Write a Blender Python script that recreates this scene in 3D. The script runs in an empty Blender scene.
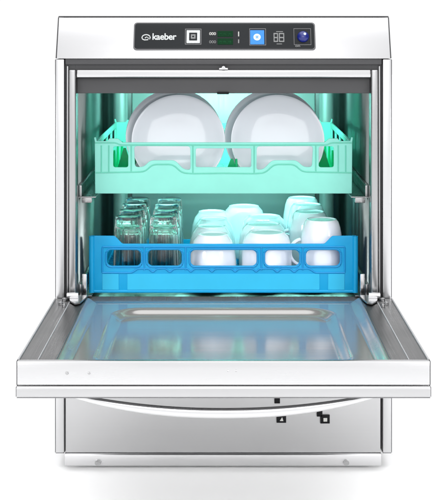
import bpy, bmesh, math, random
from mathutils import Vector, Matrix
random.seed(4)
S = bpy.context.scene
col = S.collection
# ------------------------------------------------------------------ camera
F = 1232.0          # focal length in photo pixels (photo is 447 x 500)
D = 2.2             # metres from the camera to the machine's front plane
ZC = 0.805          # camera height
cam = bpy.data.cameras.new('camera')
cam.sensor_fit = 'HORIZONTAL'; cam.sensor_width = 36.0
cam.lens = 36.0 * F / 447.0
cam.shift_y = -230.0 / 447.0
cam.clip_end = 200
co = bpy.data.objects.new('camera', cam); col.objects.link(co)
co.location = (0, -D, ZC); co.rotation_euler = (math.radians(90), 0, 0)
S.camera = co
# ------------------------------------------------------------------ world: a white studio with darker flanks
W = bpy.data.worlds.new('World'); S.world = W; W.use_nodes = True
wn = W.node_tree; wn.nodes.clear()
wo = wn.nodes.new('ShaderNodeOutputWorld'); bg = wn.nodes.new('ShaderNodeBackground')
tc = wn.nodes.new('ShaderNodeTexCoord'); sep = wn.nodes.new('ShaderNodeSeparateXYZ')
ab = wn.nodes.new('ShaderNodeMath'); ab.operation = 'ABSOLUTE'
rp = wn.nodes.new('ShaderNodeValToRGB')
wn.links.new(tc.outputs['Generated'], sep.inputs[0]); wn.links.new(sep.outputs['X'], ab.inputs[0])
wn.links.new(ab.outputs[0], rp.inputs[0])
e = rp.color_ramp.elements
e[0].position = 0.0; e[0].color = (1.04, 1.04, 1.05, 1)
e[1].position = 1.0; e[1].color = (0.10, 0.105, 0.11, 1)
k = e.new(0.50); k.color = (1.02, 1.02, 1.03, 1)
k = e.new(0.78); k.color = (0.30, 0.305, 0.31, 1)
# the light tent is brighter straight overhead
zr = wn.nodes.new('ShaderNodeMapRange'); zr.inputs[1].default_value = 0.74; zr.inputs[2].default_value = 0.84
zr.inputs[3].default_value = 1.0; zr.inputs[4].default_value = 2.2
wn.links.new(sep.outputs['Z'], zr.inputs[0])
wn.links.new(rp.outputs[0], bg.inputs[0]); 
yr = wn.nodes.new('ShaderNodeMapRange'); yr.inputs[1].default_value = 0.1; yr.inputs[2].default_value = -0.5
yr.inputs[3].default_value = 1.0; yr.inputs[4].default_value = 1.35      # and behind the photographer
ml_ = wn.nodes.new('ShaderNodeMath'); ml_.operation = 'MULTIPLY'
wn.links.new(sep.outputs['Y'], yr.inputs[0]); wn.links.new(yr.outputs[0], ml_.inputs[0]); wn.links.new(zr.outputs[0], ml_.inputs[1])
wn.links.new(ml_.outputs[0], bg.inputs[1])
wn.links.new(bg.outputs[0], wo.inputs[0])

def area(name, loc, target, sx, sy, power, color=(1, 1, 1), spread=math.pi):
    l = bpy.data.lights.new(name, 'AREA'); l.shape = 'RECTANGLE'; l.size = sx; l.size_y = sy
    l.energy = power; l.color = color; l.spread = spread
    o = bpy.data.objects.new(name, l); col.objects.link(o); o.location = loc
    o.rotation_euler = (Vector(target) - Vector(loc)).to_track_quat('-Z', 'Y').to_euler()
    return o
area('front_fill', (0, -3.4, 2.3), (0, 0, 0.45), 2.2, 1.4, 25)  # unseen fill lamp added to brighten the rack fronts
for sx_ in (-1, 1): area('side_fill', (sx_*2.2, -2.2, 0.95), (sx_*0.1, -0.25, 0.0), 1.0, 0.4, 1.7, spread=math.radians(24))  # unseen fills added to lighten the floor under the door
S.view_settings.view_transform = 'Standard'; S.view_settings.look = 'None'
S.view_settings.exposure = 0; S.view_settings.gamma = 1
S.cycles.max_bounces = 14; S.cycles.transmission_bounces = 12; S.cycles.glossy_bounces = 8
S.cycles.transparent_max_bounces = 12

# ------------------------------------------------------------------ materials
def newmat(name):
    m = bpy.data.materials.new(name); m.use_nodes = True
    return m, m.node_tree, m.node_tree.nodes['Principled BSDF']
def steel(name, base=0.82, rough=0.22, brush=(1, 1, 1), var=0.10, bump=0.02, tint=(1, 1, 1.01)):
    """brushed stainless steel: fine streaks in roughness and height, soft large smudges"""
    m, t, b = newmat(name)
    b.inputs['Metallic'].default_value = 1
    b.inputs['Base Color'].default_value = (base*tint[0], base*tint[1], base*tint[2], 1)
    c = t.nodes.new('ShaderNodeTexCoord'); mp = t.nodes.new('ShaderNodeMapping')
    mp.inputs['Scale'].default_value = brush
    n = t.nodes.new('ShaderNodeTexNoise'); n.inputs['Scale'].default_value = 1.0; n.inputs['Detail'].default_value = 5
    n2 = t.nodes.new('ShaderNodeTexNoise'); n2.inputs['Scale'].default_value = 7.0; n2.inputs['Detail'].default_value = 3
    t.links.new(c.outputs['Object'], mp.inputs[0]); t.links.new(mp.outputs[0], n.inputs['Vector'])
    t.links.new(c.outputs['Object'], n2.inputs['Vector'])
    ad = t.nodes.new('ShaderNodeMath'); ad.operation = 'ADD'
    t.links.new(n.outputs[0], ad.inputs[0]); t.links.new(n2.outputs[0], ad.inputs[1])
    mr = t.nodes.new('ShaderNodeMapRange'); mr.inputs[1].default_value = 0.6; mr.inputs[2].default_value = 1.4
    mr.inputs[3].default_value = max(0.02, rough - var); mr.inputs[4].default_value = rough + var
    t.links.new(ad.outputs[0], mr.inputs[0]); t.links.new(mr.outputs[0], b.inputs['Roughness'])
    bp = t.nodes.new('ShaderNodeBump'); bp.inputs['Strength'].default_value = bump; bp.inputs['Distance'].default_value = 0.002
    t.links.new(n.outputs[0], bp.inputs['Height']); t.links.new(bp.outputs[0], b.inputs['Normal'])
    return m
def plastic(name, colr, rough=0.4, transl=0.0, spec=0.5, coat=0.0, emit=None, es=0, var=0.025):
    m, t, b = newmat(name)
    b.inputs['Roughness'].default_value = rough
    b.inputs['Specular IOR Level'].default_value = spec
    b.inputs['Coat Weight'].default_value = coat
    c = t.nodes.new('ShaderNodeTexCoord'); n = t.nodes.new('ShaderNodeTexNoise')
    n.inputs['Scale'].default_value = 22; n.inputs['Detail'].default_value = 4
    t.links.new(c.outputs['Object'], n.inputs['Vector'])
    r = t.nodes.new('ShaderNodeValToRGB')
    r.color_ramp.elements[0].position = 0.3; r.color_ramp.elements[1].position = 0.7
    r.color_ramp.elements[0].color = (colr[0]*(1-var), colr[1]*(1-var), colr[2]*(1-var), 1)
    r.color_ramp.elements[1].color = (min(1, colr[0]*(1+var)), min(1, colr[1]*(1+var)), min(1, colr[2]*(1+var)), 1)
    t.links.new(n.outputs[0], r.inputs[0]); t.links.new(r.outputs[0], b.inputs['Base Color'])
    if emit:
        b.inputs['Emission Color'].default_value = (*emit, 1); b.inputs['Emission Strength'].default_value = es
    if transl:
        tr = t.nodes.new('ShaderNodeBsdfTranslucent'); mx = t.nodes.new('ShaderNodeMixShader')
        mx.inputs[0].default_value = transl
        t.links.new(r.outputs[0], tr.inputs[0])
        t.links.new(b.outputs[0], mx.inputs[1]); t.links.new(tr.outputs[0], mx.inputs[2])
        t.links.new(mx.outputs[0], t.nodes['Material Output'].inputs[0])
    return m
M = {}
M['steel_front'] = steel('steel_front', 0.585, 0.30, (4, 4, 500), 0.05, 0.01)
M['steel_door'] = steel('steel_door', 0.56, 0.26, (3, 3, 600), 0.05, 0.01)
M['steel_kick'] = steel('steel_kick', 0.47, 0.42, (3, 3, 500), 0.06, 0.03)
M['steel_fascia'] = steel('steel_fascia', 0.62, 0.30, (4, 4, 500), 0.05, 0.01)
M['steel_lip'] = steel('steel_lip', 0.47, 0.30, (3, 3, 600), 0.05, 0.01)
M['steel_jamb'] = steel('steel_jamb', 0.40, 0.30, (300, 300, 3), 0.08, 0.02)
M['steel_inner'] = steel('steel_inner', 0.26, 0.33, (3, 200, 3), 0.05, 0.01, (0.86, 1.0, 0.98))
M['steel_rail'] = steel('steel_rail', 0.13, 0.30, (400, 5, 5), 0.10, 0.05)  # base darkened to hold the dark chamber reflected in the rails
M['steel_pan'] = steel('steel_pan', 0.34, 0.14, (5, 90, 5), 0.05, 0.012, (1.0, 0.985, 0.96))
M['steel_pan'].node_tree.nodes['Principled BSDF'].inputs['Metallic'].default_value = 0.54
M['steel_bright'] = steel('steel_bright', 0.60, 0.20, (50, 50, 50), 0.06, 0.01)
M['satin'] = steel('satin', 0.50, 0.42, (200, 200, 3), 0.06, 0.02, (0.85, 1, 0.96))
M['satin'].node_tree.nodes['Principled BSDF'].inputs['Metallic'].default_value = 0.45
M['gasket'] = plastic('gasket', (0.055, 0.055, 0.058), 0.45)
M['lintel'] = plastic('lintel', (0.065, 0.065, 0.068), 0.35, spec=0.35)
M['seam_outline'] = plastic('seam_outline', (0.04, 0.04, 0.042), 0.5)  # joint colour, also paints the dark outlines of lid and fascia
M['display'] = plastic('display', (0.010, 0.012, 0.014), 0.34, spec=0.22)
M['display_rim'] = plastic('display_rim', (0.12, 0.12, 0.125), 0.35)
M['print_white'] = plastic('print_white', (0.60, 0.62, 0.62), 0.5, spec=0.2)
M['print_grey'] = plastic('print_grey', (0.20, 0.205, 0.205), 0.4)
M['print_pale'] = plastic('print_pale', (0.42, 0.42, 0.40), 0.4)
M['led_green'] = plastic('led_green', (0.0, 0.03, 0.008), 0.4, spec=0.1)
M['led_segment'] = plastic('led_segment', (0.0, 0.08, 0.02), 0.3, emit=(0.0, 0.8, 0.2), es=0.10)
M['button_blue'] = plastic('button_blue', (0.02, 0.20, 0.62), 0.3, emit=(0.01, 0.2, 0.7), es=0.18)
M['lamp_blue'] = plastic('lamp_blue', (0.003, 0.008, 0.12), 0.3, coat=0.3, emit=(0.01, 0.05, 0.8), es=0.08)
M['glow_white'] = plastic('glow_white', (0.7, 0.85, 0.95), 0.3, emit=(0.7, 0.9, 1), es=0.2)
M['black'] = plastic('black', (0.006, 0.006, 0.007), 0.4, spec=0.12)
M['mint'] = plastic('mint', (0.33, 0.87, 0.76), 0.33, transl=0.25)
M['mint_ridge_shade'] = plastic('mint_ridge_shade', (0.20, 0.74, 0.58), 0.35, transl=0.25)  # darker plastic painting shade into the relief of the mint rack
M['blue_ridge_shade'] = plastic('blue_ridge_shade', (0.0, 0.30, 0.66), 0.40, transl=0.2)  # deeper blue painting the crease shade of the relief lines
M['mint_deep'] = plastic('mint_deep', (0.01, 0.62, 0.27), 0.3, transl=0.5)
M['blue'] = plastic('blue', (0.0, 0.40, 0.76), 0.42, transl=0.25)
M['blue_pale'] = plastic('blue_pale', (0.04, 0.58, 0.88), 0.34, transl=0.30)
M['porcelain'] = plastic('porcelain', (0.81, 0.84, 0.91), 0.14, coat=0.5, var=0.004)
M['outline_grey'] = plastic('outline_grey', (0.16, 0.16, 0.165), 0.5)  # edge darkness painted on as grey strips
M['edge_pale'] = plastic('edge_pale', (0.40, 0.40, 0.41), 0.45)
def glass_mat():
    m, t, b = newmat('glass')
    b.inputs['Base Color'].default_value = (0.96, 1.0, 0.985, 1)
    b.inputs['Transmission Weight'].default_value = 1; b.inputs['Roughness'].default_value = 0.07
    b.inputs['IOR'].default_value = 1.42
    return m
M['glass'] = glass_mat()
def floor_mat():
    m, t, b = newmat('floor_white')
    c = t.nodes.new('ShaderNodeTexCoord'); n = t.nodes.new('ShaderNodeTexNoise'); n.inputs['Scale'].default_value = 3
    r = t.nodes.new('ShaderNodeValToRGB')
    r.color_ramp.elements[0].color = (0.95, 0.95, 0.95, 1); r.color_ramp.elements[1].color = (0.97, 0.97, 0.97, 1)
    t.links.new(c.outputs['Object'], n.inputs['Vector']); t.links.new(n.outputs[0], r.inputs[0]); t.links.new(r.outputs[0], b.inputs['Base Color'])
    b.inputs['Roughness'].default_value = 0.9; b.inputs['Specular IOR Level'].default_value = 0.1
    return m
M['floor'] = floor_mat()

# ------------------------------------------------------------------ helpers
def link(name, me, mat, parent=None, smooth=True, angle=35):
    o = bpy.data.objects.new(name, me); col.objects.link(o)
    if mat and not me.materials: me.materials.append(M[mat] if isinstance(mat, str) else mat)
    if smooth:
        me.polygons.foreach_set('use_smooth', [True]*len(me.polygons))
        bm = bmesh.new(); bm.from_mesh(me)
        for ed in bm.edges:
            if len(ed.link_faces) == 2 and ed.calc_face_angle(0) > math.radians(angle): ed.smooth = False
        bm.to_mesh(me); bm.free()
    if parent is not None: o.parent = parent
    return o
def build(name, bm, mat, parent=None, angle=35):
    bmesh.ops.recalc_face_normals(bm, faces=bm.faces[:])
    me = bpy.data.meshes.new(name); bm.to_mesh(me); bm.free()
    return link(name, me, mat, parent, True, angle)
def box(bm, x0, x1, y0, y1, z0, z1, bev=0.0, seg=2):
    vs = [bm.verts.new((x, y, z)) for x in (x0, x1) for y in (y0, y1) for z in (z0, z1)]
    idx = [(0,1,3,2),(4,6,7,5),(0,4,5,1),(2,3,7,6),(0,2,6,4),(1,5,7,3)]
    fs = [bm.faces.new([vs[i] for i in f]) for f in idx]
    if bev:
        es = {ed for f in fs for ed in f.edges}
        bmesh.ops.bevel(bm, geom=list(es), offset=bev, segments=seg, affect='EDGES', profile=0.5)
    return bm
def prism_x(bm, pts, x0, x1, bev=0.0):
    """extrude a y-z outline along x"""
    a = [bm.verts.new((x0, y, z)) for y, z in pts]; b = [bm.verts.new((x1, y, z)) for y, z in pts]
    n = len(pts); fs = [bm.faces.new(a), bm.faces.new(b[::-1])]
    for i in range(n):
        fs.append(bm.faces.new((a[i], b[i], b[(i+1) % n], a[(i+1) % n])))
    if bev:
        es = {ed for f in fs for ed in f.edges}
        bmesh.ops.bevel(bm, geom=list(es), offset=bev, segments=2, affect='EDGES', profile=0.5)
    return bm
def cyl(bm, c, r, h, axis='z', seg=20, r2=None):
    mt = Matrix.Translation(c)
    if axis == 'x': mt = mt @ Matrix.Rotation(math.pi/2, 4, 'Y')
    if axis == 'y': mt = mt @ Matrix.Rotation(math.pi/2, 4, 'X')
    bmesh.ops.create_cone(bm, cap_ends=True, segments=seg, radius1=r, radius2=r if r2 is None else r2, depth=h, matrix=mt)
    return bm
def lathe(bm, prof, seg=48, c=(0, 0, 0)):
    rings = []
    for r, z in prof:
        if r < 1e-6: rings.append([bm.verts.new((c[0], c[1], c[2]+z))])
        else: rings.append([bm.verts.new((c[0]+r*math.cos(2*math.pi*i/seg), c[1]+r*math.sin(2*math.pi*i/seg), c[2]+z)) for i in range(seg)])
    for a, b in zip(rings, rings[1:]):
        for i in range(seg):
            j = (i+1) % seg
            if len(a) == 1: bm.faces.new((a[0], b[i], b[j]))
            elif len(b) == 1: bm.faces.new((a[i], b[0], a[j]))
            else: bm.faces.new((a[i], b[i], b[j], a[j]))
    return bm
def tube(bm, pts, rad, seg=12, sx=1.0, sz=1.0, caps=True):
    """tube through pts; rad is a number or a list"""
    pts = [Vector(p) for p in pts]; n = len(pts); rings = []
    for i, p in enumerate(pts):
        t = (pts[min(i+1, n-1)] - pts[max(i-1, 0)]).normalized()
        up = Vector((0, 1, 0)) if abs(t.y) < 0.9 else Vector((0, 0, 1))
        s = t.cross(up).normalized(); u = s.cross(t).normalized()
        r = rad[i] if isinstance(rad, (list, tuple)) else rad
        rings.append([bm.verts.new(p + s*(math.cos(2*math.pi*k/seg)*r*sx) + u*(math.sin(2*math.pi*k/seg)*r*sz)) for k in range(seg)])
    for a, b in zip(rings, rings[1:]):
        for k in range(seg): bm.faces.new((a[k], a[(k+1) % seg], b[(k+1) % seg], b[k]))
    if caps: bm.faces.new(rings[0][::-1]); bm.faces.new(rings[-1])
    return bm
def plate2d(outline, holes, thick, bev):
    """a flat panel in the local x-y plane with holes and rounded edges -> mesh"""
    cu = bpy.data.curves.new('tmp', 'CURVE'); cu.dimensions = '2D'; cu.fill_mode = 'BOTH'
    for poly in [outline] + holes:
        sp = cu.splines.new('POLY'); sp.points.add(len(poly)-1)
        for i, (x, y) in enumerate(poly): sp.points[i].co = (x, y, 0, 1)
        sp.use_cyclic_u = True
    cu.extrude = max(0.0, thick/2 - bev); cu.bevel_depth = bev; cu.bevel_resolution = 2; cu.offset = -bev
    o = bpy.data.objects.new('tmp', cu); col.objects.link(o)
    bpy.context.view_layer.update()
    me = bpy.data.meshes.new_from_object(o.evaluated_get(bpy.context.evaluated_depsgraph_get()))
    bpy.data.objects.remove(o); bpy.data.curves.remove(cu); me.materials.clear()
    bm = bmesh.new(); bm.from_mesh(me); bmesh.ops.remove_doubles(bm, verts=bm.verts, dist=1e-6)
    bmesh.ops.recalc_face_normals(bm, faces=bm.faces[:]); bm.to_mesh(me); bm.free()
    return me
def rrect(x0, x1, y0, y1, r, seg=5):
    pts = []
    for cx, cy, a0 in ((x1-r, y1-r, 0), (x0+r, y1-r, 90), (x0+r, y0+r, 180), (x1-r, y0+r, 270)):
        for i in range(seg+1):
            a = math.radians(a0 + 90*i/seg); pts.append((cx+r*math.cos(a), cy+r*math.sin(a)))
    return pts
def smooth_poly(pts, r, seg=4, closed=True):
    """round the corners of a polygon"""
    out = []; n = len(pts)
    for i in range(n):
        p = Vector(pts[i]); a = Vector(pts[i-1]) - p; b = Vector(pts[(i+1) % n]) - p
        if not closed and i in (0, n-1): out.append(tuple(p)); continue
        q = min(r, a.length*0.45, b.length*0.45); A = p + a.normalized()*q; B = p + b.normalized()*q
        for k in range(seg+1):
            t = k/seg; v = A*(1-t)**2 + p*2*t*(1-t) + B*t*t; out.append(tuple(v))
    return out
def X(px, y=0.0): return (px - 223.5)*(D + y)/F
def Z(py, y=0.0): return ZC - (py - 20.0)*(D + y)/F
def thing(name, label, cat, loc=(0, 0, 0), group=None):
    o = bpy.data.objects.new(name, None); col.objects.link(o); o.location = loc; o.empty_display_size = 0.05
    o['label'] = label; o['category'] = cat
    if group: o['group'] = group
    return o
def under(o, parent):
    """parent a mesh built in world coordinates to a thing standing elsewhere"""
    o.parent = parent; o.matrix_parent_inverse = Matrix.Translation(-parent.matrix_basis.translation)
    return o

# ------------------------------------------------------------------ the setting
bm = bmesh.new()
vs = [bm.verts.new(p) for p in ((-14, -9, 0), (14, -9, 0), (14, 16, 0), (-14, 16, 0))]; bm.faces.new(vs)
fl = build('floor', bm, 'floor'); fl['kind'] = 'structure'

# ------------------------------------------------------------------ dishwasher
dw = thing('dishwasher', 'white stainless steel undercounter dishwasher with its door folded down and two racks inside', 'dishwasher')
ZT = Z(60)      # top of the opening, bottom of the sloping fascia
ztop = Z(16, 0.033)
for s in (-1, 1):
    bm = bmesh.new(); x0, x1 = sorted((s*0.300, s*0.2845))
    box(bm, x0, x1, 0.0, 0.60, Z(453), ZT+0.0015, 0.0018)
    sp_ = build('side_panel', bm, 'steel_front', dw)
    bm = bmesh.new(); x0, x1 = sorted((s*0.3001, s*0.3011)); box(bm, x0, x1, 0.0012, 0.59, Z(453), ZT+0.001, 0.0003, 1)  # thin strip painting in the dark reflection along the side edge
    box_outline = build('side_outline', bm, 'outline_grey', sp_)
    bm = bmesh.new(); x0, x1 = sorted((s*0.2999, s*0.2846)); box(bm, x0, x1, 0.0012, 0.59, Z(453)-0.0013, Z(453)-0.0001, 0.0003, 1)  # same painted edge darkness along the panel bottom
    build('side_outline', bm, 'outline_grey', sp_)
# sloping fascia with the carcass top
bm = bmesh.new()
prism_x(bm, [(0.0005, ZT+0.0025), (0.0335, ztop-0.002), (0.60, ztop-0.002), (0.60, ZT+0.0025)], -0.2985, 0.2985, 0.0012)
build('fascia', bm, 'steel_fascia', dw)
bm = bmesh.new(); box(bm, -0.2992, 0.2992, 0.0330, 0.601, ztop-0.0018, ztop+0.0002, 0.0004, 1); build('lid_outline', bm, 'seam_outline', dw)  # added dark strip drawing the shaded outline along the top
for s in (-1, 1):   # dark strips painting the edge shade along the slanted fascia ends
    bm = bmesh.new(); a = s*0.2987; x0, x1 = sorted((a, a+s*0.0014))
    prism_x(bm, [(0.0012, ZT+0.003), (0.0340, ztop-0.002), (0.60, ztop-0.002), (0.60, ZT+0.003)], x0, x1)
    build('fascia_outline', bm, 'seam_outline', dw)
bm = bmesh.new(); box(bm, -0.2835, 0.2835, 0.585, 0.598, 0.034, ZT, 0.001); build('rear_panel', bm, 'steel_kick', dw)

# dark seal frame round the opening
yo = 0.012
bm = bmesh.new()
box(bm, -0.2840, -0.2660, yo, 0.05, 0.300, ZT-0.001)
box(bm, 0.2660, 0.2840, yo, 0.05, 0.300, ZT-0.001)
box(bm, -0.2659, 0.2659, yo, 0.05, Z(78, yo), ZT-0.001)
build('door_seal', bm, 'gasket', dw)
bm = bmesh.new(); box(bm, -0.2835, 0.2835, 0.004, 0.0115, Z(64.5), ZT+0.0022, 0.0015); build('seal_lip', bm, 'gasket', dw)
# polished jambs: stepped folded strips
for s in (-1, 1):
    bm = bmesh.new()
    x0, x1 = sorted((s*0.2770, s*0.2640)); box(bm, x0, x1, 0.0025, 0.040, 0.303, Z(69.5), 0.003, 3)
    x0, x1 = sorted((s*0.2805, s*0.2778)); box(bm, x0, x1, 0.0050, 0.030, 0.303, Z(66), 0.001)
    build('jamb', bm, 'steel_jamb', dw)
bm = bmesh.new(); box(bm, X(76.5), X(371), 0.000, 0.0115, Z(77.4), Z(69.8), 0.0022, 3); build('lintel_bar', bm, 'steel_bright', dw)
bm = bmesh.new(); box(bm, -0.2638, 0.2638, 0.016, 0.028, Z(93.3, 0.016), Z(78, 0.016), 0.0015); build('lintel', bm, 'lintel', dw)
bm = bmesh.new()
cyl(bm, (X(223.5), 0.000, Z(67.6)), 0.0032, 0.008, 'y'); box(bm, X(219), X(228), -0.001, 0.004, Z(69.6), Z(67.8), 0.0008)
build('latch_catch', bm, 'steel_bright', dw)
bm = bmesh.new(); box(bm, X(217), X(229), 0.012, 0.0158, Z(94.6), Z(92.6), 0.0006); build('float_tab', bm, 'black', dw)

# wash chamber: one bent sheet with rounded back corners, top and tank floor
cw, cy0, cy1, cr, cz0, cz1 = 0.2655, 0.041, 0.560, 0.045, 0.255, 0.715
prof = [(-cw, cy0)]
for i in range(9):
    a = math.radians(180 - 90*i/8); prof.append((-cw+cr+cr*math.cos(a), cy1-cr+cr*math.sin(a)))
for i in range(9):
    a = math.radians(90 - 90*i/8); prof.append((cw-cr+cr*math.cos(a), cy1-cr+cr*math.sin(a)))
prof.append((cw, cy0))
bm = bmesh.new()
lo = [bm.verts.new((x, y, cz0)) for x, y in prof]; hi = [bm.verts.new((x, y, cz1)) for x, y in prof]
for i in range(len(prof)-1): bm.faces.new((lo[i], lo[i+1], hi[i+1], hi[i]))
bm.faces.new(lo[::-1]); bm.faces.new(hi)
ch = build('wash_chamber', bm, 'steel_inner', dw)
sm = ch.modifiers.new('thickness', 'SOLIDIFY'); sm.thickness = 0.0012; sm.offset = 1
# rear corner columns, satin sheet added to show the chamber glow
for s in (-1, 1):
    bm = bmesh.new(); tube(bm, [(s*0.228, 0.528, 0.30), (s*0.228, 0.528, 0.70)], 0.016, 24); build('corner_column', bm, 'satin', dw)
bm = bmesh.new()
box(bm, -0.205, 0.205, 0.548, 0.557, 0.30, 0.70, 0.004); build('added_back_panel', bm, 'satin', dw)
# rack guides
for s in (-1, 1):
    for zz, xi, nm in ((0.4835, 0.2325, 'upper'), (0.3030, 0.2400, 'lower')):
        bm = bmesh.new()
        x0, x1 = sorted((s*xi, s*0.2645)); box(bm, x0, x1, 0.046, 0.50, zz-0.0025, zz-0.0005, 0.0004, 1)
        x0, x1 = sorted((s*0.2585, s*0.2645)); box(bm, x0, x1, 0.046, 0.50, zz-0.0003, zz+0.020, 0.0008)
        if nm == 'upper':
            x0, x1 = sorted((s*(0.2585), s*(0.2400))); box(bm, x0, x1, 0.047, 0.060, zz-0.012, zz-0.003, 0.001)
        build('rack_guide', bm, 'steel_jamb', dw)
    bm = bmesh.new(); x0, x1 = sorted((s*0.2475, s*0.2560)); box(bm, x0, x1, 0.030, 0.038, 0.3012, 0.345, 0.0015)
    build('rack_stop', bm, 'steel_bright', dw)
# tank lip just behind the door hinge
bm = bmesh.new(); box(bm, -0.2650, 0.2650, 0.0035, 0.062, 0.2930, 0.2974, 0.0008, 1); build('tank_lip', bm, 'steel_pan', dw)
# lamps of the chamber
bm = bmesh.new(); box(bm, -0.10, 0.10, 0.23, 0.27, 0.706, 0.712, 0.002); lens = build('chamber_lamp', bm, plastic('lamp_lens', (0.6, 0.9, 0.85), 0.3, emit=(0.45, 1, 0.85), es=3), dw)
l1 = area('chamber_light', (0, 0.22, 0.690), (0, 0.56, 0.45), 0.40, 0.04, 2.0, (0.40, 1.0, 0.90))
l2 = area('tank_light', (0, 0.36, 0.474), (0, 0.39, 0.30), 0.40, 0.12, 0.42, (0.42, 1.0, 0.90))
for l in (l1, l2): l.parent = dw

# kick panel
bm = bmesh.new(); box(bm, X(65.6), X(380.6), 0.0000, 0.012, Z(452.8), 0.2985, 0.0012); build('kick_panel', bm, 'steel_kick', dw)
bm = bmesh.new()
prism_x(bm, [(-0.0035, Z(464.6)), (-0.0030, Z(454.6)), (0.0005, Z(453.2)), (0.012, Z(453.2)), (0.012, Z(466)), (-0.0015, Z(466))], X(65), X(381), 0.0008)
ks = build('toe_strip', bm, 'steel_front', dw)
for px in (98, 346):
    bm = bmesh.new(); cyl(bm, (X(px), -0.0045, Z(461.8)), 0.0052, 0.004, 'y', 24); cyl(bm, (X(px), -0.0068, Z(461.8)), 0.0032, 0.0015, 'y', 24)
    under(build('screw', bm, 'steel_jamb'), ks)
for s in (-1, 1):
    bm = bmesh.new(); x0, x1 = sorted((s*0.2838, s*0.2828)); box(bm, x0, x1, 0.001, 0.02, Z(452), 0.298); build('kick_seam', bm, 'seam_outline', dw)
for s in (-1, 1):
    for y in (0.06, 0.54):
        bm = bmesh.new(); cyl(bm, (s*0.24, y, 0.015), 0.018, 0.028, 'z', 24); cyl(bm, (s*0.24, y, 0.004), 0.022, 0.0078, 'z', 24); build('foot', bm, 'gasket', dw)
# the tank shell between door hinge and floor, behind the kick panel
bm = bmesh.new(); box(bm, -0.2825, 0.2825, 0.0125, 0.584, 0.034, 0.252, 0.002); build('base_tray', bm, 'steel_kick', dw)
def clip(px, py, w, h, inner):
    bm = bmesh.new(); box(bm, X(px-w/2), X(px+w/2), -0.0025, 0.0008, Z(py+h/2), Z(py-h/2), 0.0006)
    o = build('cover_clip', bm, 'black', dw)
    if inner == 'tri':
        bm = bmesh.new(); a = [bm.verts.new((X(px+dx), -0.0028, Z(py+dy))) for dx, dy in ((-1.6, 2), (2, 2), (0.8, -1.8))]; bm.faces.new(a)
        r = bmesh.ops.extrude_face_region(bm, geom=bm.faces[:]); bmesh.ops.translate(bm, vec=(0, 0.0006, 0), verts=[v for v in r['geom'] if isinstance(v, bmesh.types.BMVert)])
        under(build('clip_mark', bm, 'print_pale'), o)
    if inner == 'sq':
        bm = bmesh.new(); box(bm, X(px-1.7), X(px+2.1), -0.0030, -0.0024, Z(py+2.2), Z(py-1.4), 0.0003, 1); under(build('clip_mark', bm, 'print_pale'), o)
clip(277.2, 400.5, 5.6, 5.5, None); clip(281.3, 418.6, 9.6, 8, 'tri'); clip(319.6, 413.6, 5.6, 5.6, None); clip(325, 419, 9.4, 8.6, 'sq')

# ------------------------------------------------------------------ control panel on the fascia
TH = math.atan2(ztop-0.002-(ZT+0.0025), 0.033)
def V(py):   # distance up the slope for a photo row
    lo_, hi_ = -0.01, 0.1
    for _ in range(40):
        m_ = (lo_+hi_)/2; y = math.cos(TH)*m_; z = ZT+0.0025+math.sin(TH)*m_
        if 20+(ZC-z)*F/(D+y) > py: lo_ = m_
        else: hi_ = m_
    return lo_
def U(px, py): return (px-223.5)*(D+math.cos(TH)*V(py))/F
PMAT = Matrix.Translation((0, 0.0005, ZT+0.0025)) @ Matrix.Rotation(TH, 4, 'X')
def onpanel(name, me, mat, parent, h=0.0):
    o = link(name, me, mat, None, True)
    if parent is dw: o.parent = dw; o.matrix_basis = PMAT @ Matrix.Translation((0, 0, h))
    else: o.parent = parent; o.matrix_basis = Matrix.Translation((0, 0, h))
    return o
def prect(px0, px1, py0, py1, r=0.0008):
    pm = (py0+py1)/2
    return rrect(U(px0, pm), U(px1, pm), V(py1), V(py0), r)
rim = onpanel('display_bezel', plate2d(prect(133.6, 315.4, 22.6, 50.4, 0.006), [], 0.003, 0.0008), 'display_rim', dw, 0.0006)
cp = onpanel('control_panel', plate2d(prect(134.9, 314.1, 23.8, 49.2, 0.005), [], 0.003, 0.0006), 'display', dw, 0.0014)
h0 = 0.0018
def pbox(name, a, b, c, d, mat, h=h0, t=0.0006, holes=[], r=0.0006):
    return onpanel(name, plate2d(prect(a, b, c, d, r), [prect(*q, 0.0005) for q in holes], t, min(0.0002, t*0.3)), mat, cp, h)
def textmesh(body, size, bold=0.0):
    cu = bpy.data.curves.new('t', 'FONT'); cu.body = body; cu.size = size; cu.extrude = 0.0003; cu.offset = bold; cu.space_character = 0.95
    o = bpy.data.objects.new('t', cu); col.objects.link(o); bpy.context.view_layer.update()
    me = bpy.data.meshes.new_from_object(o.evaluated_get(bpy.context.evaluated_depsgraph_get()))
    bpy.data.objects.remove(o); bpy.data.curves.remove(cu); me.materials.clear(); return me
def ptext(name, body, px0, px1, py_base, size, mat, bold=0.0):
    me = textmesh(body, size, bold); xs = [v.co.x for v in me.vertices]
    sc = (U(px1, py_base)-U(px0, py_base))/(max(xs)-min(xs)); mx = min(xs)
    for v in me.vertices: v.co.x = (v.co.x-mx)*sc + U(px0, py_base); v.co.y += V(py_base)
    return onpanel(name, me, mat, cp, h0)
ptext('lettering', 'kaeber', 152.5, 176.5, 40.2, 0.0175, 'print_white', 0.00035)
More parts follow.
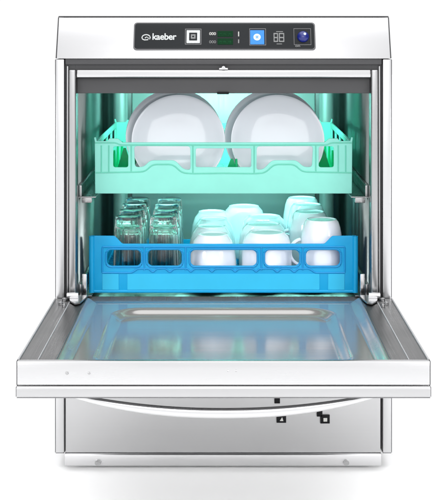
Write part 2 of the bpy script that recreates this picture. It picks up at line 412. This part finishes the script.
# emblem: open rounded arch with a curl
bm = bmesh.new(); pts = []
cx, cyv = U(146.2, 37), V(38.2); ar = 0.0073
for i in range(25):
    a = math.radians(-35 + 250*i/24); pts.append((cx+ar*math.cos(a), cyv+ar*0.78*math.sin(a), 0))
pts += [(cx-0.003, cyv-0.0046, 0), (cx+0.0035, cyv-0.0042, 0), (cx+0.0042, cyv-0.0008, 0), (cx+0.001, cyv+0.0012, 0), (cx-0.002, cyv-0.001, 0)]
tube(bm, pts, 0.0010, 8); me = bpy.data.meshes.new('emblem'); bm.to_mesh(me); bm.free(); onpanel('emblem', me, 'print_white', cp, h0)
# power key
pbox('key_surround', 185.0, 201.5, 29.3, 45.2, 'display_rim', h0-0.0001, holes=[(185.8, 200.7, 30.1, 44.4)])
pbox('power_key', 186.6, 200, 31, 43.8, 'print_white', h0+0.0004, 0.0012)
pbox('key_symbol', 189.2, 197.2, 33.5, 41.3, 'display', h0+0.0011, 0.0004)
pbox('key_symbol', 190.9, 195.6, 35.2, 39.6, 'print_grey', h0+0.0014, 0.0004, holes=[(192.2, 194.2, 36.6, 38.2)])
ptext('lettering', '000', 209.2, 216, 35.6, 0.0075, 'print_pale', 0.0002)
ptext('lettering', '000', 209.2, 216, 43.8, 0.0075, 'print_grey')
pbox('green_display', 217.5, 233, 31.6, 37.4, 'led_green'); pbox('green_display', 217.5, 233, 39, 45.2, 'led_green')
ptext('digits', '88:8', 219, 231.5, 36.6, 0.0068, 'led_segment'); ptext('digits', '88:8', 219, 231.5, 44.2, 0.0068, 'led_segment')
pbox('indicator', 238, 239.2, 32.2, 37.0, 'print_pale'); pbox('indicator', 238, 239.2, 40, 43.8, 'print_grey')
pbox('key_surround', 249.3, 266.0, 29.0, 46.0, 'display_rim', h0-0.0001, holes=[(250.0, 265.3, 29.7, 45.3)])
pbox('start_key', 250.2, 264.2, 31.0, 45.0, 'button_blue', h0+0.0004, 0.0012)
bm = bmesh.new(); cyl(bm, (U(257, 38), V(38), 0.0), 0.0064, 0.0008, 'z', 32); me = bpy.data.meshes.new('c'); bm.to_mesh(me); bm.free()
onpanel('key_symbol', me, 'glow_white', cp, h0+0.0013)
bm = bmesh.new()
for q in range(3):
    a = math.radians(60*q); dx, dy = math.cos(a)*0.0042, math.sin(a)*0.0042
    tube(bm, [(U(257, 38)-dx, V(38)-dy, 0), (U(257, 38)+dx, V(38)+dy, 0)], 0.00045, 6)
me = bpy.data.meshes.new('c'); bm.to_mesh(me); bm.free(); onpanel('key_symbol', me, 'button_blue', cp, h0+0.0018)
for a, b in ((273.5, 278.0), (278.8, 284.2)):
    pbox('pictogram', a, b, 33.6, 42.6, 'print_grey', holes=[(a+1, b-1, 34.8, 37.6), (a+1, b-1, 38.8, 41.4)])
pbox('pictogram', 276.5, 282, 44.2, 44.9, 'print_grey'); pbox('pictogram', 276, 283, 31.9, 32.6, 'print_grey')
pbox('key_surround', 293.6, 311, 29.0, 45.6, 'display_rim', h0-0.0001, holes=[(294.2, 310.4, 29.6, 45.0)])
bm = bmesh.new(); lathe(bm, [(0.0105, 0), (0.0105, 0.002), (0.0085, 0.0055), (0.004, 0.0078), (0, 0.0084)], 32, (U(303, 37), V(37.4), 0)); 
bmesh.ops.recalc_face_normals(bm, faces=bm.faces[:]); me = bpy.data.meshes.new('k'); bm.to_mesh(me); bm.free(); onpanel('status_lamp', me, 'lamp_blue', cp, h0)
bm = bmesh.new(); cyl(bm, (U(304.5, 36), V(36.2), 0), 0.0022, 0.001, 'z', 20); me = bpy.data.meshes.new('k'); bm.to_mesh(me); bm.free(); onpanel('lamp_dot', me, 'glow_white', cp, h0+0.0079)
ptext('lettering', 'on', 295.2, 300.0, 47.4, 0.006, 'print_grey', 0.0001)

# ------------------------------------------------------------------ the open door
zd = 0.309; zb = 0.257; yf = -0.410
bm = bmesh.new()
zc_ = Z(386, yf)
box(bm, -0.2995, 0.2995, yf+0.0035, -0.004, zb+0.0005, zc_+0.0003, 0.0015)                 # outer skin tray
box(bm, -0.2995, -0.2440, yf+0.010, -0.004, zc_+0.001, zd-0.0008, 0.0006, 1)                # rail bodies
box(bm, 0.2440, 0.2995, yf+0.010, -0.004, zc_+0.001, zd-0.0008, 0.0006, 1)
door = build('door', bm, 'steel_rail', dw)
bm = bmesh.new()
box(bm, -0.3002, 0.3002, yf, yf+0.0100, zc_+0.0009, zd+0.0002, 0.0018)
build('door_front_edge', bm, 'steel_door', door)
bm = bmesh.new()
prism_x(bm, [(yf-0.0030, zb+0.001), (yf-0.0032, zc_-0.003), (yf-0.001, zc_-0.0002), (yf+0.003, zc_-0.0002), (yf+0.003, zb), (yf-0.001, zb)], -0.3005, 0.3005, 0.0006)
build('door_lip', bm, 'steel_lip', door)
for s in (-1, 1):   # grey strips painting the dark outline of the door ends
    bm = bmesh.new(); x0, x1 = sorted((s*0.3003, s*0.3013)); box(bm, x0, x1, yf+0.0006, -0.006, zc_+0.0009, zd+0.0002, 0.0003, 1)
    build('door_end_outline', bm, 'outline_grey', door)
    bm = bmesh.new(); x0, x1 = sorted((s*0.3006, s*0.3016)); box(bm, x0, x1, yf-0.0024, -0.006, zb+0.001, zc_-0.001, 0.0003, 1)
    build('door_end_outline', bm, 'outline_grey', door)
bm = bmesh.new(); box(bm, -0.3004, 0.3004, yf-0.0010, yf+0.010, zb-0.0014, zb-0.0002, 0.0003, 1); build('bottom_outline', bm, 'outline_grey', door)  # grey strip painting the dark line under the door lip
# pressed inner panel as a height field
def ss(a, b, v):
    t = max(0.0, min(1.0, (v-a)/(b-a))); return t*t*(3-2*t)
def sdr(x, y, cx, cy, hx, hy, r):
    qx, qy = abs(x-cx)-hx+r, abs(y-cy)-hy+r
    return math.hypot(max(qx, 0), max(qy, 0)) + min(max(qx, qy), 0) - r
px0, px1, py0_, py1_ = -0.2438, 0.2438, yf+0.0103, 0.003
def hgt(x, y):
    # shallow tray falling from the rails, then the pressed-in middle
    z = zd-0.0010 - 0.0100*ss(0.0, 0.020, 0.2438-abs(x))
    d = sdr(x, y, 0, -0.2125, 0.196, 0.1855, 0.055)
    z -= 0.0115*ss(0.0, 0.021, -d)
    return z
nx, ny = 240, 200; bm = bmesh.new(); grid = []
for j in range(ny+1):
    y = py0_+(py1_-py0_)*j/ny
    grid.append([bm.verts.new((px0+(px1-px0)*i/nx, y, hgt(px0+(px1-px0)*i/nx, y))) for i in range(nx+1)])
for j in range(ny):
    for i in range(nx): bm.faces.new((grid[j][i], grid[j][i+1], grid[j+1][i+1], grid[j+1][i]))
pan = build('inner_panel', bm, 'steel_pan', door, 80)
for s in (-1, 1):   # fold line along each rail
    bm = bmesh.new(); tube(bm, [(s*0.271, yf+0.012, zd-0.0006), (s*0.271, -0.03, zd-0.0006)], 0.0009, 8); build('rail_fold', bm, 'edge_pale', door)
    bm = bmesh.new(); x0, x1 = sorted((s*0.3001, s*0.2983)); box(bm, x0, x1, yf+0.0103, -0.004, zd-0.006, zd+0.0014, 0.0006); build('rail_edge', bm, 'edge_pale', door)
    # hinge bracket
    bm = bmesh.new()
    a = [(0.2420, 0.006), (0.2760, 0.006), (0.2700, -0.036), (0.2580, -0.060), (0.2500, -0.052)]
    vs = [bm.verts.new((s*x, y, zd+0.0012)) for x, y in a]; f = bm.faces.new(vs)
    r = bmesh.ops.extrude_face_region(bm, geom=[f]); bmesh.ops.translate(bm, vec=(0, 0, 0.0022), verts=[v for v in r['geom'] if isinstance(v, bmesh.types.BMVert)])
    cyl(bm, (s*0.268, -0.010, zd+0.006), 0.006, 0.020, 'x', 20)
    hb = build('hinge_bracket', bm, 'steel_bright', door)
    for xx, yy, rr in ((0.281, -0.020, 0.0045), (0.284, -0.050, 0.0038), (0.276, -0.066, 0.0034)):
        bm = bmesh.new(); cyl(bm, (s*xx, yy, zd+0.0015), rr, 0.004, 'z', 16); cyl(bm, (s*xx, yy, zd+0.0042), rr*0.5, 0.0015, 'z', 8); build('hinge_screw', bm, 'steel_jamb', hb)
for px, r in ((67, 0.0026), (89, 0.0022), (228, 0.0014), (236, 0.0014)):
    bm = bmesh.new(); lathe(bm, [(r, 0), (r*0.85, 0.0007), (r*0.4, 0.0011), (0, 0.0012)], 20)
    for v in bm.verts: v.co = Vector((X(px, yf)+v.co.x, yf-v.co.z, Z(373.2 if px < 100 else 371, yf)+v.co.y))
    build('rivet', bm, 'steel_jamb', door)
# bowed handle hanging from the outer skin
yh = -0.385; pts = []; rr = []
for i in range(49):
    t = -1+2*i/48; x = X(224, yh)+t*0.236; zz = 0.2555 - 0.0300*(1-abs(t)**2.2)
    pts.append((x, yh, zz)); rr.append(0.0078*(0.30+0.70*(1-abs(t)**3)))
bm = bmesh.new(); tube(bm, pts, rr, 16, sx=1.0, sz=0.75); build('door_handle', bm, 'steel_bright', door)

# ------------------------------------------------------------------ racks
def wall(name, outline, holes, mat, parent, loc, rotz, thick=0.004, ridges=[], ridge_r=0.0014, ridge_mat=None):
    me = plate2d(outline, holes, thick, 0.0009)
    o = link(name, me, mat, parent); o.location = loc; o.rotation_euler = (math.pi/2, 0, rotz)
    bm = bmesh.new()
    for rd in ridges: tube(bm, [(x, y, thick/2) for x, y in rd], ridge_r, 8)
    if ridges:
        k = build('ridge', bm, ridge_mat or mat, o)
    return o
# --- mint rack
gy, gd, gh = 0.070, 0.42, 0.0
gz = 0.4850
mint = thing('dish_rack', 'mint green plastic plate rack on the upper guides holding two pairs of plates', 'dish rack', (0, gy, gz))
def gx(px): return (px-223.0)*(D+gy)/F
def gv(py): return Z(py, gy)-gz
def mirror(pts): return [(-x, y) for x, y in reversed(pts)]
half = gx(351.3)
left = [(-half, 0.0005), (-half-0.0008, gv(141.5)), (-half-0.002, gv(137.5)), (-half+0.001, gv(137.0)), (-half+0.003, gv(141)), (gx(107), gv(140.8)), (gx(109), gv(138.2)), (gx(117.5), gv(138.4)), (gx(122), gv(142.2))]
outl = left + mirror(left)
big_l = smooth_poly([(gx(133.6), gv(146)), (gx(189.8), gv(146.2)), (gx(190), gv(170)), (gx(183), gv(169)), (gx(174.5), gv(160.2)), (gx(150), gv(160.2)), (gx(143), gv(166.8)), (gx(134.6), gv(167))], 0.006)
holes = [rrect(gx(112.8), gx(127.8), gv(167.2), gv(146.2), 0.004), big_l, rrect(gx(195.3), gx(gx and 250.7), gv(167), gv(148.2), 0.003), mirror(big_l), mirror(rrect(gx(112.8), gx(127.8), gv(167.2), gv(146.2), 0.004))]
wave = [(-half+0.001, gv(172.5)), (gx(112), gv(172.2)), (gx(134), gv(171.8)), (gx(144.5), gv(171.4)), (gx(152), gv(164.2)), (gx(172.5), gv(164.2)), (gx(181.5), gv(172.6)), (gx(191.5), gv(173.4)), (0, gv(173.0))]
wave = smooth_poly(wave + mirror(wave)[1:], 0.008, closed=False)
rim_l = smooth_poly([(-half, gv(142.6)), (gx(115), gv(142.6)), (gx(120), gv(144.8)), (0, gv(144.9))], 0.004, closed=False)
rim_l = rim_l + mirror(rim_l)[1:]
mull = [[(gx(p), gv(145.2)), (gx(p), gv(q))] for p, q in ((130.8, 171.8), (192.4, 173.2), (253.6, 173.2), (315.2, 171.8), (101, 172), (345, 172), (108.5, 172), (337.5, 172))]
wall('front_wall', outl, holes, 'mint', mint, (0, 0, 0), 0, 0.004, [wave, rim_l]+mull, 0.0013, 'mint_ridge_shade')
wall('back_wall', outl, holes, 'mint', mint, (0, gd, 0), math.pi, 0.004, [wave, rim_l], 0.0013)
sh = gd/2-0.0025
so = [(-sh, 0.0005), (-sh, gv(141)), (sh, gv(141)), (sh, 0.0005)]
shl = [rrect(-sh+0.02+k_*0.097, -sh+0.105+k_*0.097, gv(167), gv(147), 0.005) for k_ in range(4)]
for s in (-1, 1):
    wall('side_wall', so, shl, 'mint', mint, (s*(half-0.0015), gd/2, 0), s*math.pi/2, 0.004)
# lattice base
def base_mesh(hx, d, z, pitch, w):
    bm = bmesh.new(); n = int(2*hx/pitch); m_ = int(d/pitch)
    for i in range(n+1):
        x = -hx+2*hx*i/n; box(bm, x-w, x+w, 0.003, d-0.003, z, z+0.004)
    for j in range(m_+1):
        y = 0.003+w+(d-0.006-2*w)*j/m_; box(bm, -hx, hx, y-w, y+w, z+0.0005, z+0.0045)
    return bm
build('base_grid', base_mesh(half-0.006, gd, 0.0008, 0.025, 0.0016), 'mint', mint)
bm = bmesh.new(); tube(bm, [(0, 0, 0), (0, 0.0, 0.03), (0, 0, 0.058)], [0.0045, 0.0035, 0.0018], 10)
peg0 = build('peg', bm, 'mint_deep', mint); first = True
for j, yy in enumerate((0.012, 0.055, 0.10, 0.16, 0.24, 0.34)):
    for i in range(10):
        xx = -0.215+0.43*i/9
        if yy < 0.11 and (abs(xx-gx(177)) < 0.072 or abs(xx-gx(277)) < 0.074): continue
        o = peg0 if first else peg0.copy()
        if not first: col.objects.link(o); o.parent = mint
        first = False; o.location = (xx, yy, 0.005)
# the broad green fin seen between the plates and at the rack's ends
for xx, yy, w in ((gx(231.5), 0.020, 0.024), (gx(121.5), 0.060, 0.024), (gx(325), 0.060, 0.024)):
    bm = bmesh.new(); a = [bm.verts.new(p) for p in ((xx-w, yy, 0.006), (xx+w, yy, 0.006), (xx+0.002, yy, 0.062 if yy < 0.05 else 0.078), (xx-0.002, yy, 0.062 if yy < 0.05 else 0.078))]; f = bm.faces.new(a)
    r = bmesh.ops.extrude_face_region(bm, geom=[f]); bmesh.ops.translate(bm, vec=(0, 0.004, 0), verts=[v for v in r['geom'] if isinstance(v, bmesh.types.BMVert)])
    build('divider_fin', bm, 'mint_deep', mint)

# --- blue rack
by, bd, bz = 0.060, 0.44, 0.3045
blue = thing('dish_rack', 'bright blue plastic rack on the lower guides holding tumblers and upturned cups', 'dish rack', (0, by, bz))
def bx(px): return (px-222.6)*(D+by)/F
def bv(py): return Z(py, by)-bz
half = bx(356)
left = smooth_poly([(-half, 0.0005), (-half, bv(236.5)), (-half+0.004, bv(235)), (bx(92), bv(237)), (bx(94), bv(235.6)), (bx(114), bv(235.8)), (bx(121.5), bv(243.6)), (0, bv(243.8))], 0.003, closed=False)
outl = left + mirror(left)[1:]
wb = lambda a, b: rrect(bx(a), bx(b), bv(265.6), bv(250), 0.0085)
holes = [wb(106.3, 140), wb(147, 180.8), wb(189.8, 255.6), wb(264.3, 298.2), wb(305.2, 338.9)]
sc_ = [(bx(101.5), bv(272.5)), (bx(131), bv(272.5)), (bx(137), bv(268.4)), (bx(144), bv(268.4))]
for c0 in (152, 169): sc_ += [(bx(c0-4), bv(268.4)), (bx(c0), bv(272.4)), (bx(c0+4), bv(268.4))]
sc_ += [(bx(184), bv(268.4))]
for c0 in (190, 211): sc_ += [(bx(c0-3), bv(268.6)), (bx(c0), bv(272.0)), (bx(c0+3), bv(268.6))]
sc_ += [(0, bv(268.6))]
scal = smooth_poly(sc_+mirror(sc_)[1:], 0.004, closed=False)
rimb = smooth_poly([(bx(101.5), bv(272.5)), (bx(101.5), bv(246.6)), (0, bv(246.6))], 0.003, closed=False); rimb = rimb+mirror(rimb)[1:]
ml = [[(bx(p), bv(246.6)), (bx(p), bv(270))] for p in (143.4, 184.8, 260.4, 301.8)]
rings = [h+[h[0]] for h in (rrect(bx(a)-0.0022, bx(b)+0.0022, bv(265.6)-0.0022, bv(250)+0.0022, 0.010) for a, b in ((106.3, 140), (147, 180.8), (189.8, 255.6), (264.3, 298.2), (305.2, 338.9)))]
fw = wall('front_wall', outl, holes, 'blue', blue, (0, 0, 0), 0, 0.004, [scal, rimb]+ml+rings, 0.0017, 'blue_ridge_shade')
# paler thin lower skin with the broad ribs between
bm = bmesh.new()
edges = [101.5, 117.5, 126.5, 319, 328, 343.5]
for a, b in ((101.5, 118), (126.5, 318.5), (327, 343.5)):
    box(bm, bx(a), bx(b), -0.0030, -0.0021, bv(289.5), bv(273.6), 0.0003, 1)
pl_ = build('lower_skin', bm, 'blue_pale', blue)
bm = bmesh.new()
bm.free()
for s in (-1, 1):
    bm = bmesh.new(); tube(bm, [(s*(half-0.0030), -0.001, 0.001), (s*(half-0.0030), -0.001, bv(236))], 0.0050, 14)
    build('corner_bead', bm, 'blue', blue)
bm = bmesh.new(); tube(bm, [(-half+0.001, -0.0005, 0.003), (half-0.001, -0.0005, 0.003)], 0.0030, 10); build('foot_bead', bm, 'blue', blue)
wall('back_wall', [(-half, 0.0005), (half, 0.0005), (half, 0.020), (-half, 0.020)], [], 'blue', blue, (0, bd, 0), math.pi, 0.004)
sh = bd/2-0.0025
so = smooth_poly([(-sh, 0.0005), (-sh, bv(236)), (-sh+0.03, bv(238)), (-sh+0.07, 0.026), (sh, 0.020), (sh, 0.0005)], 0.01)
for s in (-1, 1): wall('side_wall', so if s > 0 else mirror(so), [], 'blue', blue, (s*(half-0.0045), bd/2, 0), s*math.pi/2, 0.004)
build('base_grid', base_mesh(half-0.008, bd, 0.0012, 0.025, 0.0016), 'blue', blue)

# ------------------------------------------------------------------ plates
def plate_obj(r, label):
    bm = bmesh.new()
    lathe(bm, [(0, 0.004), (r*0.45, 0.0042), (r*0.62, 0.0056), (r*0.76, 0.0082), (r*0.88, 0.0116), (r*0.97, 0.0150), (r*0.995, 0.0150), (r, 0.0135), (r*0.985, 0.0122),
               (r*0.70, 0.0062), (r*0.62, 0.0015), (r*0.58, -0.002), (r*0.54, -0.002), (r*0.53, 0.0), (0, 0.0)], 96)
    o = build('plate', bm, 'porcelain'); o['label'] = label; o['category'] = 'plate'; o['group'] = 'plates standing in the mint rack'
    return o
TL = 18
tilt = math.radians(90-TL)
for px, r, yy, lab, dz in (
        (178.5, 0.0880, 0.105, 'front plate of the left pair, white and round, showing its full pale face', 0),
        (174.5, 0.0925, 0.132, 'rear plate of the left pair, only its rim showing behind the front one', 0.003),
        (277.5, 0.0880, 0.105, 'front plate of the right pair, white and round, showing its full pale face', 0),
        (273.0, 0.0925, 0.132, 'rear plate of the right pair, only its rim showing behind the front one', 0.003)):
    o = plate_obj(r, lab); o.rotation_euler = (tilt, 0, 0)
    o.location = (X(px, yy+0.02), yy+0.022, gz+0.0065+r*math.cos(math.radians(TL))+dz*0.3)

# ------------------------------------------------------------------ tumblers
bz0 = bz+0.0062
def tumbler_mesh():
    """ribbed, thick-based tumbler standing upside down (base up)"""
    bm = bmesh.new(); seg = 64; H = 0.128
    outer = [(0.0290, 0.0), (0.0294, 0.002), (0.0290, 0.018), (0.0278, 0.045), (0.0266, 0.075), (0.0258, 0.100), (0.0252, 0.120), (0.0240, 0.1265), (0.020, H), (0.0, H-0.0015)]
    inner = [(0.0, 0.109), (0.018, 0.109), (0.0222, 0.105), (0.0245, 0.090), (0.0256, 0.060), (0.0268, 0.030), (0.0278, 0.004), (0.0280, 0.0)]
    rings = []
    for k_, (r, z) in enumerate(inner[::1]+outer):
        if r < 1e-6: rings.append([bm.verts.new((0, 0, z))]); continue
        out = k_ >= len(inner); ring = []
        for i in range(seg):
            rr_ = r + (0.0008*math.cos(16*2*math.pi*i/seg) if out and 0.004 < z < 0.112 else 0)
            ring.append(bm.verts.new((rr_*math.cos(2*math.pi*i/seg), rr_*math.sin(2*math.pi*i/seg), z)))
        rings.append(ring)
    for a, b in zip(rings, rings[1:]):
        for i in range(seg):
            j = (i+1) % seg
            if len(a) == 1: bm.faces.new((a[0], b[i], b[j]))
            elif len(b) == 1: bm.faces.new((a[i], b[0], a[j]))
            else: bm.faces.new((a[i], b[i], b[j], a[j]))
    return bm
t0 = build('tumbler', tumbler_mesh(), 'glass', None, 60)
rown = ['front', 'second', 'third', 'rearmost']
cn = ['left', 'right']
for c_ in range(2):
    for r_ in range(4):
        o = t0 if (c_, r_) == (0, 0) else t0.copy()
        if o is not t0: col.objects.link(o)
        o.location = ((-0.178, -0.1125)[c_]+(0.0015 if r_ % 2 else 0), 0.110+0.076*r_, bz0); o.rotation_euler = (0, 0, 0.3*r_+c_)
        o['label'] = 'clear ribbed tumbler upside down in the blue rack, %s in the %s line of glasses' % (rown[r_], cn[c_])
        o['category'] = 'glass'; o['group'] = 'upturned tumblers in the blue rack'

# ------------------------------------------------------------------ cups and mugs (upside down)
def cup(kind):
    e_ = thing('x', 'x', 'x')
    if kind == 'cup':   # wide tea cup, foot ring on top
        e_.name = 'teacup'
        prof = [(0.0395, 0.001), (0.0400, 0.0), (0.0415, 0.0008), (0.0425, 0.004), (0.0425, 0.020), (0.0412, 0.045), (0.0385, 0.066), (0.0335, 0.082), (0.0275, 0.0900), (0.0268, 0.0918), (0.0262, 0.0938), (0.0240, 0.0940), (0.0230, 0.0922), (0, 0.0920)]
        hz, hr = 0.044, 0.043
    elif kind == 'bowl':
        e_.name = 'teacup'
        prof = [(0.0415, 0.001), (0.0420, 0.0), (0.0432, 0.0008), (0.0440, 0.004), (0.0445, 0.030), (0.0440, 0.060), (0.0420, 0.078), (0.0385, 0.089), (0.0330, 0.0945), (0.0318, 0.0958), (0.0310, 0.0975), (0.0288, 0.0976), (0.0278, 0.0960), (0, 0.0958)]
        hz, hr = 0.050, 0.0445
    else:               # taller mug
        e_.name = 'mug'
        prof = [(0.0385, 0.001), (0.0390, 0.0), (0.0402, 0.0008), (0.0408, 0.004), (0.0405, 0.025), (0.0395, 0.055), (0.0370, 0.085), (0.0335, 0.106), (0.0300, 0.1165), (0.0275, 0.1192), (0.0268, 0.1208), (0.0248, 0.1209), (0.0238, 0.1195), (0, 0.1193)]
        hz, hr = 0.060, 0.0395
    inner = [(max(0.0, r-0.0032), z-0.004 if z > 0.05 else z) for r, z in prof[2:-5]]
    inner = [(0, inner[-1][1])]+inner[::-1]
    bm = bmesh.new(); lathe(bm, inner+prof, 56)
    b_ = build('body', bm, 'porcelain', e_, 50)
    bm = bmesh.new(); pts = []
    for i in range(15):
        a = math.radians(-82+164*i/14); pts.append((hr-0.004+0.022*math.cos(a), 0, hz+0.024*math.sin(a)))
    tube(bm, pts, 0.0042, 10, sx=0.8, sz=1.3); build('handle', bm, 'porcelain', e_)
    return e_
def copy_cup(p):
    r = p.copy(); col.objects.link(r)
    for c_ in p.children:
        d = c_.copy(); col.objects.link(d); d.parent = r
    return r
protos = {k_: cup(k_) for k_ in ('cup', 'bowl', 'mug')}; used = set()
G = 'upturned white cups in the blue rack'
spots = [
 ('cup', -0.0200, 0.110, 100, 'front white teacup beside the glasses, wide rim down, foot ring on top'),
 ('cup', -0.0240, 0.200, 70, 'second white teacup back in the row beside the glasses'),
 ('cup', -0.0200, 0.290, 110, 'third white teacup back in the row beside the glasses'),
 ('cup', -0.0240, 0.380, 120, 'rearmost white teacup in the row beside the glasses'),
 ('bowl', 0.0810, 0.110, 80, 'front white round-shouldered teacup in the middle of the cups'),
 ('bowl', 0.0770, 0.202, 20, 'second white round-shouldered teacup back, behind the middle front one'),
 ('bowl', 0.0820, 0.296, 100, 'third white round-shouldered teacup back in the middle row'),
 ('bowl', 0.0430, 0.385, 160, 'white teacup standing deep in the rack in the gap between the two teacup rows'),
 ('mug', 0.1840, 0.112, 188, 'tall white mug in the right front corner, its handle pointing left'),
 ('mug', 0.1680, 0.205, 175, 'tall white mug second from the front in the right hand row'),
 ('mug', 0.1690, 0.300, 100, 'tall white mug third from the front in the right hand row'),
 ('mug', 0.1650, 0.392, 90, 'tall white mug rearmost in the right hand row'),
]
for kind, x, y, rot, lab in spots:
    p = protos[kind]; o = p if kind not in used else copy_cup(p); used.add(kind)
    o.location = (x, y, bz0); o.rotation_euler = (0, 0, math.radians(rot))
    q_ = 1.06 if kind != 'mug' else 1.05
    o.scale = (q_, q_, 1.0) if 'gap between' not in lab else (1.0, 1.0, 1.07)
    o['label'] = lab; o['category'] = 'mug' if kind == 'mug' else 'cup'; o['group'] = G
